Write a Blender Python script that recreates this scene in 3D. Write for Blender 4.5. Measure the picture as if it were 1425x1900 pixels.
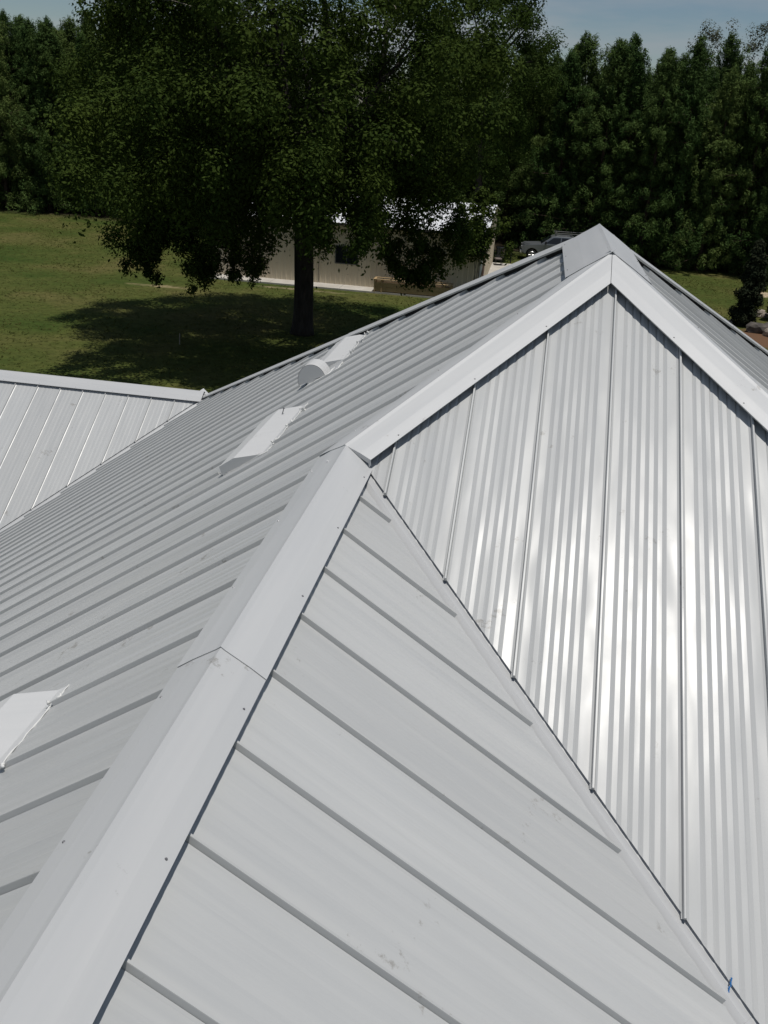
import bpy, math, random
import numpy as np
from mathutils import Vector, Matrix, Euler

for o in list(bpy.data.objects): bpy.data.objects.remove(o)
scene = bpy.context.scene
COL = scene.collection
random.seed(7)
RNG = np.random.default_rng(11)
R = math.radians

# ------------------------------------------------------------------ camera
cam_d = bpy.data.cameras.new('camera'); cam = bpy.data.objects.new('camera', cam_d); COL.objects.link(cam)
cam.location = (-0.4813, -6.1166, 0.8417)
cam.rotation_euler = (1.15808, -0.05784, 0.1641)
cam_d.sensor_fit = 'VERTICAL'; cam_d.sensor_height = 24.0; cam_d.sensor_width = 18.0
cam_d.lens = 21.698
cam_d.clip_start = 0.05; cam_d.clip_end = 3000
scene.camera = cam
scene.render.resolution_x = 768; scene.render.resolution_y = 1024

# ------------------------------------------------------------------ sky and sun
SUN = Vector((0.135, -0.09, 0.987)).normalized()
elev = math.asin(SUN.z); azim = math.atan2(SUN.x, SUN.y)
world = bpy.data.worlds.new('World'); scene.world = world; world.use_nodes = True
wt = world.node_tree; wt.nodes.clear()
w_out = wt.nodes.new('ShaderNodeOutputWorld'); w_bg = wt.nodes.new('ShaderNodeBackground')
sky = wt.nodes.new('ShaderNodeTexSky'); sky.sky_type = 'NISHITA'; sky.sun_disc = False
sky.sun_elevation = elev; sky.sun_rotation = azim
sky.altitude = 50; sky.air_density = 1.0; sky.dust_density = 0.0; sky.ozone_density = 4.0
w_bg.inputs['Strength'].default_value = 0.05
w_tc = wt.nodes.new('ShaderNodeTexCoord'); w_map = wt.nodes.new('ShaderNodeMapping')
w_map.inputs['Scale'].default_value = (2.2, 2.2, 11.0); w_map.inputs['Location'].default_value = (0.35, 0.2, 0.1)
w_n = wt.nodes.new('ShaderNodeTexNoise'); w_n.inputs['Scale'].default_value = 1.6; w_n.inputs['Detail'].default_value = 5; w_n.inputs['Roughness'].default_value = 0.5
w_r = wt.nodes.new('ShaderNodeValToRGB'); w_r.color_ramp.elements[0].position = 0.45; w_r.color_ramp.elements[1].position = 0.64
w_r.color_ramp.elements[0].color = (0, 0, 0, 1); w_r.color_ramp.elements[1].color = (0.8, 0.8, 0.8, 1)
w_mix = wt.nodes.new('ShaderNodeMixRGB'); w_mix.inputs['Color2'].default_value = (6.5, 6.9, 7.4, 1)
wt.links.new(w_tc.outputs['Generated'], w_map.inputs['Vector']); wt.links.new(w_map.outputs[0], w_n.inputs['Vector'])
wt.links.new(w_n.outputs['Fac'], w_r.inputs[0]); wt.links.new(w_r.outputs[0], w_mix.inputs['Fac'])
wt.links.new(sky.outputs[0], w_mix.inputs['Color1']); wt.links.new(w_mix.outputs[0], w_bg.inputs['Color'])
wt.links.new(w_bg.outputs[0], w_out.inputs['Surface'])
sl = bpy.data.lights.new('sun', 'SUN'); sl.energy = 3.05; sl.angle = R(0.53); sl.color = (1.0, 0.96, 0.9)
so = bpy.data.objects.new('sun', sl); COL.objects.link(so)
so.rotation_euler = SUN.to_track_quat('Z', 'Y').to_euler(); so.location = (20, -10, 60)
vs = scene.view_settings
vs.view_transform = 'Standard'; vs.look = 'None'; vs.exposure = 0.0; vs.gamma = 1.0; vs.use_curve_mapping = False
scene.render.engine = 'CYCLES'

# ------------------------------------------------------------------ materials
def mat(name, col, rough=0.6, metal=0.0, spec=0.5):
    m = bpy.data.materials.new(name); m.use_nodes = True
    b = m.node_tree.nodes['Principled BSDF']
    b.inputs['Base Color'].default_value = (*col, 1); b.inputs['Roughness'].default_value = rough
    b.inputs['Metallic'].default_value = metal; b.inputs['Specular IOR Level'].default_value = spec
    return m
def nd(m, t, **kw):
    n = m.node_tree.nodes.new(t)
    for k, v in kw.items():
        if k in n.inputs: n.inputs[k].default_value = v
        else: setattr(n, k, v)
    return n
def lk(m, a, b): m.node_tree.links.new(a, b)
def BS(m): return m.node_tree.nodes['Principled BSDF']
def ramp(m, pts, interp='LINEAR'):
    n = m.node_tree.nodes.new('ShaderNodeValToRGB'); cr = n.color_ramp; cr.interpolation = interp
    while len(cr.elements) < len(pts): cr.elements.new(0.5)
    for e, (p, c) in zip(cr.elements, pts):
        e.position = p; e.color = (*c, 1) if len(c) == 3 else c
    return n

def noisy(name, c1, c2, scale, rough=0.8, bump=0.0, bscale=None, coord='Object', detail=6, stretch=(1, 1, 1), spec=0.3, metal=0.0):
    m = mat(name, c1, rough, metal, spec)
    tc = nd(m, 'ShaderNodeTexCoord'); mp = nd(m, 'ShaderNodeMapping', Scale=stretch)
    lk(m, tc.outputs[coord], mp.inputs[0])
    n = nd(m, 'ShaderNodeTexNoise', Scale=scale, Detail=detail, Roughness=0.6); lk(m, mp.outputs[0], n.inputs['Vector'])
    r = ramp(m, [(0.3, c1), (0.7, c2)]); lk(m, n.outputs['Fac'], r.inputs[0]); lk(m, r.outputs[0], BS(m).inputs['Base Color'])
    if bump:
        n2 = nd(m, 'ShaderNodeTexNoise', Scale=bscale or scale * 3, Detail=4); lk(m, mp.outputs[0], n2.inputs['Vector'])
        bp = nd(m, 'ShaderNodeBump', Strength=bump, Distance=0.02); lk(m, n2.outputs['Fac'], bp.inputs['Height']); lk(m, bp.outputs[0], BS(m).inputs['Normal'])
    return m

def roof_metal(name, c1, c2, rough, metal, can=0.75, dirt=0.75, spec=0.4):
    """coated sheet: panel-to-panel tone, oil canning along the sheet, faint grime, small scuffs"""
    m = mat(name, c1, rough, metal, spec)
    tc = nd(m, 'ShaderNodeTexCoord'); oi = nd(m, 'ShaderNodeObjectInfo')
    add = nd(m, 'ShaderNodeVectorMath', operation='ADD'); mul = nd(m, 'ShaderNodeVectorMath', operation='SCALE')
    comb = nd(m, 'ShaderNodeCombineXYZ'); lk(m, oi.outputs['Random'], comb.inputs[0]); lk(m, oi.outputs['Random'], comb.inputs[1])
    lk(m, comb.outputs[0], mul.inputs[0]); mul.inputs['Scale'].default_value = 37.0
    lk(m, tc.outputs['Object'], add.inputs[0]); lk(m, mul.outputs[0], add.inputs[1])
    # tone
    mp = nd(m, 'ShaderNodeMapping', Scale=(7.0, 0.3, 1)); lk(m, add.outputs[0], mp.inputs[0])
    n1 = nd(m, 'ShaderNodeTexNoise', Scale=2.0, Detail=5, Roughness=0.6); lk(m, mp.outputs[0], n1.inputs['Vector'])
    r1 = ramp(m, [(0.3, c1), (0.72, c2)]); lk(m, n1.outputs['Fac'], r1.inputs[0])
    # per sheet value
    hsv = nd(m, 'ShaderNodeHueSaturation'); mr = nd(m, 'ShaderNodeMapRange'); mr.inputs['To Min'].default_value = 0.94; mr.inputs['To Max'].default_value = 1.04
    lk(m, oi.outputs['Random'], mr.inputs['Value']); lk(m, mr.outputs[0], hsv.inputs['Value']); lk(m, r1.outputs[0], hsv.inputs['Color'])
    # scuffs: rare dark specks
    n3 = nd(m, 'ShaderNodeTexNoise', Scale=16.0, Detail=6, Roughness=0.75); lk(m, add.outputs[0], n3.inputs['Vector'])
    n4 = nd(m, 'ShaderNodeTexNoise', Scale=2.6, Detail=2); lk(m, add.outputs[0], n4.inputs['Vector'])
    mm = nd(m, 'ShaderNodeMath', operation='MULTIPLY'); lk(m, n3.outputs['Fac'], mm.inputs[0]); lk(m, n4.outputs['Fac'], mm.inputs[1])
    r3 = ramp(m, [(0.385, (0, 0, 0)), (0.44, (1, 1, 1))]); lk(m, mm.outputs[0], r3.inputs[0])
    sc = nd(m, 'ShaderNodeMath', operation='MULTIPLY'); sc.inputs[1].default_value = dirt; lk(m, r3.outputs[0], sc.inputs[0])
    mx = nd(m, 'ShaderNodeMixRGB'); mx.inputs['Color2'].default_value = (0.28, 0.27, 0.25, 1)
    lk(m, sc.outputs[0], mx.inputs['Fac']); lk(m, hsv.outputs[0], mx.inputs['Color1']); lk(m, mx.outputs[0], BS(m).inputs['Base Color'])
    # roughness variation
    n5 = nd(m, 'ShaderNodeTexNoise', Scale=5.0, Detail=5); lk(m, add.outputs[0], n5.inputs['Vector'])
    rr = nd(m, 'ShaderNodeMapRange'); rr.inputs['To Min'].default_value = rough - 0.06; rr.inputs['To Max'].default_value = rough + 0.08
    lk(m, n5.outputs['Fac'], rr.inputs['Value']); lk(m, rr.outputs[0], BS(m).inputs['Roughness'])
    # oil canning
    mp2 = nd(m, 'ShaderNodeMapping', Scale=(4.0, 1.1, 1)); lk(m, add.outputs[0], mp2.inputs[0])
    n2 = nd(m, 'ShaderNodeTexNoise', Scale=1.3, Detail=1.5, Roughness=0.4); lk(m, mp2.outputs[0], n2.inputs['Vector'])
    bp = nd(m, 'ShaderNodeBump', Strength=can, Distance=0.02); lk(m, n2.outputs['Fac'], bp.inputs['Height']); lk(m, bp.outputs[0], BS(m).inputs['Normal'])
    return m

M = {}
M['roof'] = roof_metal('coated roof sheet', (0.455, 0.465, 0.466), (0.512, 0.518, 0.512), 0.30, 0.0, spec=0.29)
M['cap'] = roof_metal('coated flashing', (0.505, 0.514, 0.519), (0.550, 0.555, 0.555), 0.42, 0.0, can=0.2)
M['vent'] = roof_metal('white vent sheet', (0.60, 0.605, 0.60), (0.64, 0.64, 0.635), 0.45, 0.0, can=0.15)
M['deck_and_shade'] = mat('underlay and painted shade', (0.03, 0.032, 0.038), 0.9)  # underlay black, also put on the cap closures as painted shade
M['seal'] = mat('white sealant', (0.72, 0.72, 0.70), 0.5)
M['screw'] = mat('grey screw', (0.2, 0.2, 0.21), 0.4, 0.4)
M['siding'] = noisy('house siding', (0.5, 0.5, 0.47), (0.56, 0.55, 0.52), 3)
M['shed_wall'] = noisy('tan shed sheet', (0.56, 0.485, 0.36), (0.64, 0.565, 0.43), 1.2, 0.6, stretch=(1, 1, 0.3))
M['shed_roof'] = noisy('white shed roof', (0.75, 0.77, 0.8), (0.82, 0.83, 0.85), 2, 0.4)
M['brown'] = noisy('brown door paint', (0.07, 0.03, 0.022), (0.1, 0.045, 0.03), 5, 0.6)
M['dark_trim'] = mat('dark trim', (0.05, 0.045, 0.04), 0.6)
M['glass'] = mat('dark window glass', (0.012, 0.015, 0.02), 0.05)
M['alu'] = mat('window frame', (0.12, 0.12, 0.12), 0.4)
M['concrete'] = noisy('concrete', (0.42, 0.39, 0.34), (0.55, 0.52, 0.47), 1.2, 0.9, 0.2, 20)
M['wood'] = noisy('tan lumber', (0.36, 0.25, 0.13), (0.47, 0.34, 0.19), 2.5, 0.8, 0.2, 20, stretch=(1, 6, 6))
M['soil'] = noisy('potting soil', (0.05, 0.035, 0.02), (0.09, 0.06, 0.035), 9, 0.95, 0.5, 30)
M['bark'] = noisy('oak bark', (0.016, 0.013, 0.011), (0.045, 0.038, 0.032), 6, 0.95, 0.9, 14, stretch=(1, 1, 0.25))
M['pbark'] = noisy('pine bark', (0.05, 0.032, 0.024), (0.11, 0.075, 0.055), 6, 0.95, 0.8, 14, stretch=(1, 1, 0.3))
M['twig'] = noisy('pale dead twig', (0.2, 0.17, 0.14), (0.32, 0.29, 0.25), 6, 0.9)
M['bin'] = mat('dark bin plastic', (0.018, 0.022, 0.024), 0.45)
M['rubber'] = mat('tyre rubber', (0.012, 0.012, 0.013), 0.85)
M['paint'] = mat('silver truck paint', (0.20, 0.215, 0.23), 0.3, 0.5)
M['chrome'] = mat('wheel alloy', (0.6, 0.6, 0.6), 0.3, 0.9)
M['black'] = mat('black plastic', (0.015, 0.015, 0.016), 0.5)
M['lens'] = mat('lamp lens', (0.55, 0.55, 0.52), 0.15)
M['rust'] = mat('red lamp', (0.3, 0.01, 0.01), 0.2)
M['iron'] = mat('black wrought iron', (0.02, 0.018, 0.018), 0.5)
M['cushion'] = noisy('grey brown cushion', (0.16, 0.13, 0.12), (0.22, 0.19, 0.17), 8, 0.9)
M['rock'] = noisy('field stone', (0.2, 0.17, 0.14), (0.42, 0.36, 0.3), 3, 0.95, 0.8, 9)
M['rockd'] = noisy('dark boulder', (0.06, 0.055, 0.05), (0.16, 0.14, 0.12), 2.5, 0.95, 0.8, 8)
M['blue'] = mat('blue tape', (0.02, 0.15, 0.4), 0.5)

def leafmat(name, a, b, trans=0.25):
    m = bpy.data.materials.new(name); m.use_nodes = True; nt = m.node_tree
    bs = nt.nodes['Principled BSDF']; bs.inputs['Roughness'].default_value = 0.8; bs.inputs['Specular IOR Level'].default_value = 0.04
    g = nt.nodes.new('ShaderNodeNewGeometry'); r = ramp(m, [(0.0, a), (0.55, [(x + y) / 2 for x, y in zip(a, b)]), (1.0, b)])
    tc = nd(m, 'ShaderNodeTexCoord'); n = nd(m, 'ShaderNodeTexNoise', Scale=0.45, Detail=3); lk(m, tc.outputs['Object'], n.inputs['Vector'])
    ad = nd(m, 'ShaderNodeMath', operation='MULTIPLY_ADD'); ad.inputs[1].default_value = 0.45; lk(m, g.outputs['Random Per Island'], ad.inputs[0])
    s2 = nd(m, 'ShaderNodeMath', operation='MULTIPLY_ADD'); s2.inputs[1].default_value = 1.6; s2.inputs[2].default_value = -0.55
    lk(m, n.outputs['Fac'], s2.inputs[0]); lk(m, s2.outputs[0], ad.inputs[2]); lk(m, ad.outputs[0], r.inputs[0])
    oi = nd(m, 'ShaderNodeObjectInfo'); hs = nd(m, 'ShaderNodeHueSaturation'); m1 = nd(m, 'ShaderNodeMapRange'); m1.inputs['To Min'].default_value = .72; m1.inputs['To Max'].default_value = 1.2
    m2 = nd(m, 'ShaderNodeMapRange'); m2.inputs['To Min'].default_value = .515; m2.inputs['To Max'].default_value = .475
    lk(m, oi.outputs['Random'], m1.inputs['Value']); lk(m, oi.outputs['Random'], m2.inputs['Value']); lk(m, m1.outputs[0], hs.inputs['Value']); lk(m, m2.outputs[0], hs.inputs['Hue']); lk(m, r.outputs[0], hs.inputs['Color']); r = hs
    lk(m, r.outputs[0], bs.inputs['Base Color'])
    t = nt.nodes.new('ShaderNodeBsdfTranslucent'); lk(m, r.outputs[0], t.inputs['Color'])
    mx = nt.nodes.new('ShaderNodeMixShader'); mx.inputs[0].default_value = trans
    lk(m, bs.outputs[0], mx.inputs[1]); lk(m, t.outputs[0], mx.inputs[2]); lk(m, mx.outputs[0], nt.nodes['Material Output'].inputs['Surface'])
    return m
M['oakleaf'] = leafmat('oak leaf', (0.018, 0.039, 0.008), (0.062, 0.098, 0.019))
M['pineleaf'] = leafmat('pine needle', (0.040, 0.082, 0.024), (0.125, 0.185, 0.052))
M['paleleaf'] = leafmat('sparse pale leaf', (0.07, 0.085, 0.05), (0.13, 0.135, 0.085))
M['juniper'] = leafmat('juniper spray', (0.022, 0.032, 0.018), (0.06, 0.065, 0.035))
M['grassblade'] = leafmat('grass blade', (0.050, 0.076, 0.017), (0.14, 0.135, 0.045), 0.5)

# ------------------------------------------------------------------ object helpers
WM = {}
def link(o, parent=None, mw=None):
    COL.objects.link(o)
    mw = mw or Matrix.Identity(4)
    if parent is not None:
        o.parent = parent
        o.matrix_basis = WM[parent.name].inverted() @ mw
    else:
        o.matrix_basis = mw
    WM[o.name] = mw
    return o
def tag(o, label=None, cat=None, group=None, kind=None):
    if label: o['label'] = label
    if cat: o['category'] = cat
    if group: o['group'] = group
    if kind: o['kind'] = kind
    return o
def empty(name, loc, rz=0.0, label=None, cat=None, group=None):
    o = bpy.data.objects.new(name, None); o.empty_display_size = 0.2
    link(o, None, Matrix.Translation(Vector(loc)) @ Matrix.Rotation(rz, 4, 'Z'))
    return tag(o, label, cat, group)

class MB:
    def __init__(s): s.v = []; s.f = []
    def face(s, pts):
        b = len(s.v); s.v += [tuple(p) for p in pts]; s.f.append(tuple(range(b, b + len(pts))))
    def box(s, lo, hi, bev=0.0):
        x0, y0, z0 = lo; x1, y1, z1 = hi; b = len(s.v)
        s.v += [(x0, y0, z0), (x1, y0, z0), (x1, y1, z0), (x0, y1, z0), (x0, y0, z1), (x1, y0, z1), (x1, y1, z1), (x0, y1, z1)]
        s.f += [tuple(b + i for i in q) for q in ((3, 2, 1, 0), (4, 5, 6, 7), (0, 1, 5, 4), (1, 2, 6, 5), (2, 3, 7, 6), (3, 0, 4, 7))]
        return s
    def prism(s, poly, axis, a, b):
        """poly in the plane across axis, extruded from a to b"""
        def P(p, t): return {'x': (t, p[0], p[1]), 'y': (p[0], t, p[1]), 'z': (p[0], p[1], t)}[axis]
        n = len(poly); o = len(s.v); s.v += [P(p, a) for p in poly] + [P(p, b) for p in poly]
        s.f += [tuple(o + i for i in range(n)), tuple(o + n + i for i in reversed(range(n)))]
        s.f += [(o + i, o + n + i, o + n + (i + 1) % n, o + (i + 1) % n) for i in range(n)]
        return s
    def tube(s, pts, rad, n=8, cap=True):
        pts = [Vector(p) for p in pts]; rad = rad if hasattr(rad, '__len__') else [rad] * len(pts)
        o = len(s.v); up = Vector((0.13, 0.21, 0.97))
        for i, p in enumerate(pts):
            t = (pts[min(i + 1, len(pts) - 1)] - pts[max(i - 1, 0)]).normalized()
            a = t.cross(up if abs(t.dot(up)) < 0.95 else Vector((1, 0, 0))).normalized(); b = t.cross(a)
            for k in range(n):
                an = 2 * math.pi * k / n; s.v.append(tuple(p + (a * math.cos(an) + b * math.sin(an)) * rad[i]))
        for i in range(len(pts) - 1):
            for k in range(n):
                s.f.append((o + i * n + k, o + i * n + (k + 1) % n, o + (i + 1) * n + (k + 1) % n, o + (i + 1) * n + k))
        if cap:
            s.f.append(tuple(o + k for k in reversed(range(n)))); e = o + (len(pts) - 1) * n; s.f.append(tuple(e + k for k in range(n)))
        return s
    def mesh(s, name):
        me = bpy.data.meshes.new(name); me.from_pydata(s.v, [], s.f); me.update(); return me
    def build(s, name, m, parent=None, mw=None, smooth=False, bevel=0.0, world=True):
        """verts are in world space; they are moved into the object's own frame"""
        me = s.mesh(name)
        if mw is not None and world: me.transform(mw.inverted())
        elif mw is None and parent is not None:
            mw = WM[parent.name].copy()
            if world: me.transform(mw.inverted())
        elif mw is None and s.v:
            a = np.array(s.v); c = Vector(((a[:, 0].min() + a[:, 0].max()) / 2, (a[:, 1].min() + a[:, 1].max()) / 2, a[:, 2].min()))
            mw = Matrix.Translation(c); me.transform(mw.inverted())
        me.materials.append(m)
        if smooth: me.polygons.foreach_set('use_smooth', [True] * len(me.polygons))
        o = bpy.data.objects.new(name, me); link(o, parent, mw)
        if bevel:
            b = o.modifiers.new('bevel', 'BEVEL'); b.width = bevel; b.segments = 2; b.limit_method = 'ANGLE'; b.angle_limit = R(35)
        return o

def quads_mesh(name, V):
    """V: (N,4,3) array -> mesh of N separate quads"""
    V = np.asarray(V, np.float32); n = len(V); me = bpy.data.meshes.new(name)
    me.vertices.add(n * 4); me.vertices.foreach_set('co', V.reshape(-1))
    me.loops.add(n * 4); me.loops.foreach_set('vertex_index', np.arange(n * 4, dtype=np.int32))
    me.polygons.add(n); me.polygons.foreach_set('loop_start', np.arange(0, n * 4, 4, dtype=np.int32)); me.polygons.foreach_set('loop_total', np.full(n, 4, np.int32))
    me.update(calc_edges=True); return me

# ------------------------------------------------------------------ ground
ZG = -9.6
def ground_mat():
    m = mat('grass ground', (0.07, 0.08, 0.03), 0.95, 0, 0.1)
    tc = nd(m, 'ShaderNodeTexCoord'); sep = nd(m, 'ShaderNodeSeparateXYZ'); lk(m, tc.outputs['Object'], sep.inputs[0])
    P = tc.outputs['Object']
    n1 = nd(m, 'ShaderNodeTexNoise', Scale=0.16, Detail=5, Roughness=0.6); lk(m, P, n1.inputs['Vector'])
    n2 = nd(m, 'ShaderNodeTexNoise', Scale=2.2, Detail=8, Roughness=0.72); lk(m, P, n2.inputs['Vector'])
    r1 = ramp(m, [(0.3, (0.040, 0.072, 0.014)), (0.5, (0.078, 0.094, 0.025)), (0.68, (0.125, 0.115, 0.044))]); lk(m, n1.outputs['Fac'], r1.inputs[0])
    r2 = ramp(m, [(0.25, (0.5, 0.52, 0.45)), (0.75, (1.35, 1.3, 1.2))]); lk(m, n2.outputs['Fac'], r2.inputs[0])
    mu = nd(m, 'ShaderNodeMixRGB', blend_type='MULTIPLY'); mu.inputs['Fac'].default_value = 1; lk(m, r1.outputs[0], mu.inputs['Color1']); lk(m, r2.outputs[0], mu.inputs['Color2'])
    # dry sandy places with a shape of their own
    def blob(cx, cy, rx, ry):
        v = nd(m, 'ShaderNodeMapping', Location=(-cx / rx, -cy / ry, 0), Scale=(1 / rx, 1 / ry, 0)); lk(m, P, v.inputs[0])
        l = nd(m, 'ShaderNodeVectorMath', operation='LENGTH'); lk(m, v.outputs[0], l.inputs[0]); return l.outputs['Value']
    n3 = nd(m, 'ShaderNodeTexNoise', Scale=0.9, Detail=7, Roughness=0.7); lk(m, P, n3.inputs['Vector'])
    col = mu.outputs[0]
    def over(col, dist, c, lo, hi, amp):
        a = nd(m, 'ShaderNodeMath', operation='MULTIPLY_ADD'); lk(m, n3.outputs['Fac'], a.inputs[0]); a.inputs[1].default_value = amp; lk(m, dist, a.inputs[2])
        r = ramp(m, [(lo, (1, 1, 1)), (hi, (0, 0, 0))]); lk(m, a.outputs[0], r.inputs[0])
        x = nd(m, 'ShaderNodeMixRGB'); lk(m, r.outputs[0], x.inputs['Fac']); lk(m, col, x.inputs['Color1']); x.inputs['Color2'].default_value = (*c, 1); return x.outputs[0]
    col = over(col, blob(-22.0, 46.4, 4.6, 1.2), (0.27, 0.22, 0.12), 0.62, 0.95, 1.1)
    col = over(col, blob(-14.0, 49.2, 9.0, 0.9), (0.25, 0.21, 0.12), 0.62, 0.95, 1.1)
    col = over(col, blob(15.6, 62.5, 2.4, 1.5), (0.45, 0.36, 0.24), 0.85, 1.0, 0.4)
    col = over(col, blob(13.5, 47.0, 3.4, 4.2), (0.15, 0.085, 0.05), 0.85, 1.0, 0.45)
    col = over(col, blob(-5.0, 86.5, 11.0, 4.0), (0.26, 0.13, 0.07), 0.8, 1.0, 0.6)
    # needle litter under the wood
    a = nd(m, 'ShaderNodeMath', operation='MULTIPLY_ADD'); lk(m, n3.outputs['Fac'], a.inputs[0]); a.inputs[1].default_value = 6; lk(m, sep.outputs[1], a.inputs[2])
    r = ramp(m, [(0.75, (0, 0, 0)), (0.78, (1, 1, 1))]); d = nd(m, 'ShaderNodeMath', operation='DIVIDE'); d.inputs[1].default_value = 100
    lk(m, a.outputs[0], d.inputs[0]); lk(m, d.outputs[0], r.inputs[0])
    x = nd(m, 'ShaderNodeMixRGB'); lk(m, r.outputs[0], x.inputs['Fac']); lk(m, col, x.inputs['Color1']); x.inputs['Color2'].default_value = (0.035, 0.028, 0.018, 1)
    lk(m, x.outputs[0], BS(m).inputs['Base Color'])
    bp = nd(m, 'ShaderNodeBump', Strength=0.8, Distance=0.08); lk(m, n2.outputs['Fac'], bp.inputs['Height']); lk(m, bp.outputs[0], BS(m).inputs['Normal'])
    return m
g = MB(); g.face([(-700, -300, ZG), (700, -300, ZG), (700, 1200, ZG), (-700, 1200, ZG)])
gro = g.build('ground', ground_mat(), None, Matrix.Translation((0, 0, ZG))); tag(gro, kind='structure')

# grass: short blades over the lawn that the picture shows
def grass():
    n = 42000
    xs = np.concatenate([RNG.uniform(-46, 0, n), RNG.uniform(4, 20, 9000)]); ys = np.concatenate([RNG.uniform(24, 74, n), RNG.uniform(46, 68, 9000)])
    keep = ~((xs > -20.6) & (xs < -2) & (ys > 50.0)) & ~((xs > 10) & (ys < 51))
    keep &= ~((((xs + 22) / 4.4) ** 2 + ((ys - 46.4) / 1.0) ** 2 < 1) & (RNG.random(len(xs)) < 0.8))
    xs, ys = xs[keep], ys[keep]; n = len(xs)
    h = RNG.uniform(0.02, 0.075, n) * (0.6 + 0.8 * (0.5 + 0.5 * np.sin(xs * 0.7) * np.cos(ys * 0.55 + xs * 0.2)))
    a = RNG.uniform(0, math.pi, n); w = RNG.uniform(0.02, 0.06, n); lx, ly = RNG.normal(0, 0.13, n), RNG.normal(0, 0.13, n)
    dx, dy = np.cos(a) * w, np.sin(a) * w; z0 = np.full(n, ZG - 0.01)
    V = np.stack([np.stack([xs - dx, ys - dy, z0], 1), np.stack([xs + dx, ys + dy, z0], 1),
                  np.stack([xs + lx + dx * .25, ys + ly + dy * .25, z0 + h], 1), np.stack([xs + lx - dx * .25, ys + ly - dy * .25, z0 + h], 1)], 1)
    me = quads_mesh('grass', V); me.materials.append(M['grassblade']); o = bpy.data.objects.new('grass', me); link(o)
    tag(o, 'short patchy green and dry grass of the lawn around the house', 'grass', kind='stuff')
grass()

# ------------------------------------------------------------------ house roof geometry
S1, S2, S3, S4, S5 = 0.686, 0.6482, 0.6642, 0.6575, 0.6801
A_, L_, ZW, YW = 1.3615, 1.5575, -3.8524, 8.5094
S6 = 0.5541
ZE = -6.55                       # eave height
JY = -A_ * S1 / S2               # where the low ridge meets the hip
YB = -10.5                       # near end of the front wing
zr = lambda x: -S1 * A_ - S3 * (x + A_)
house = empty('house', (0, 0, ZG), 0, 'large house with pale grey standing seam metal hip roof in the foreground', 'house')

FACES = {
 'left':  dict(z=lambda x, y: S1 * x, ax='y', down=-1),
 'right': dict(z=lambda x, y: -S4 * x, ax='y', down=1),
 'ext':   dict(z=lambda x, y: zr(x), ax='y', down=1),
 'hip':   dict(z=lambda x, y: S2 * y, ax='x', down=-1),
 'wing':  dict(z=lambda x, y: ZW + S5 * (y - YW), ax='x', down=-1),
 'far':   dict(z=lambda x, y: -S6 * (y - L_), ax='x', down=1),
}
for k, F in FACES.items():
    z = F['z']; gx = z(1, 0) - z(0, 0); gy = z(0, 1) - z(0, 0)
    F['n'] = Vector((-gx, -gy, 1)).normalized(); F['g'] = (gx, gy)
    sl_ = gx if F['ax'] == 'y' else gy
    F['len'] = math.sqrt(1 + sl_ * sl_)
    F['V'] = (Vector((F['down'], 0, gx * F['down'])) if F['ax'] == 'y' else Vector((0, F['down'], gy * F['down']))).normalized()
    U = Vector((0, 1, 0)) if F['ax'] == 'y' else Vector((1, 0, 0))
    if U.cross(F['V']).dot(F['n']) < 0: F['U'] = -U
    else: F['U'] = U
def FP(F, u, w):
    """u along the eave, w the plan coordinate up and down the slope"""
    x, y = (w, u) if F['ax'] == 'y' else (u, w)
    return Vector((x, y, F['z'](x, y)))

# top and bottom edges of each face, in plan
def left_top(y):
    if y > L_: return -(y - L_) * S6 / S1
    if y > 0: return 0.0
    if y > JY: return y * S2 / S1
    return -A_
def left_bot(y, off):
    xe = ZE / S1
    xv = (ZW + S5 * (y - YW)) / S1 + off
    return max(xe, xv) if y > 4.0 - 20 else xe
def left_bottom(off): return lambda y: max(ZE / S1, (ZW + S5 * (y - YW)) / S1 + off)
def hip_top(x): return S1 * x / S2 if x < 0 else -S4 * x / S2
def hip_bottom(off): return lambda x: max(ZE / S2, zr(x) / S2 + off)
def ext_bottom(off): return lambda y: min(-A_ + (-S1 * A_ - ZE) / S3, -A_ - (S2 * y + S1 * A_) / S3 - off)
def right_top(y):
    if y > L_: return (y - L_) * S6 / S4
    if y > 0: return 0.0
    return -S2 * y / S4
def wing_bottom(off): return lambda x: max(YW + (ZE - ZW) / S5, YW + (S1 * x - ZW) / S5 + off)

HB = 0.020                       # sheet height over the deck plane
def striation(kind, p, r):
    """cross-section of one sheet: (offset, height) pairs between two seams"""
    e = 0.010; pts = [(e, 0.004), (e + 0.010, 0.0)]
    if kind == 'bold':
        a = 0.062 + r.uniform(-.006, .006); n = 6; per = 0.046; hh = 0.0050
        for i in range(n):
            u = a + i * per
            pts += [(u, 0.0), (u + 0.008, -hh), (u + 0.0225, 0.0)]
    else:
        a = 0.075; n = 4; per = 0.07; hh = 0.0022
        for i in range(n):
            u = a + i * per
            pts += [(u, 0.0), (u + 0.016, hh), (u + 0.036, hh), (u + 0.052, 0.0)]
    pts = [q for q in pts if q[0] < p - e - 0.02] + [(p - e - 0.010, 0.0), (p - e, 0.004)]
    return pts

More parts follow.
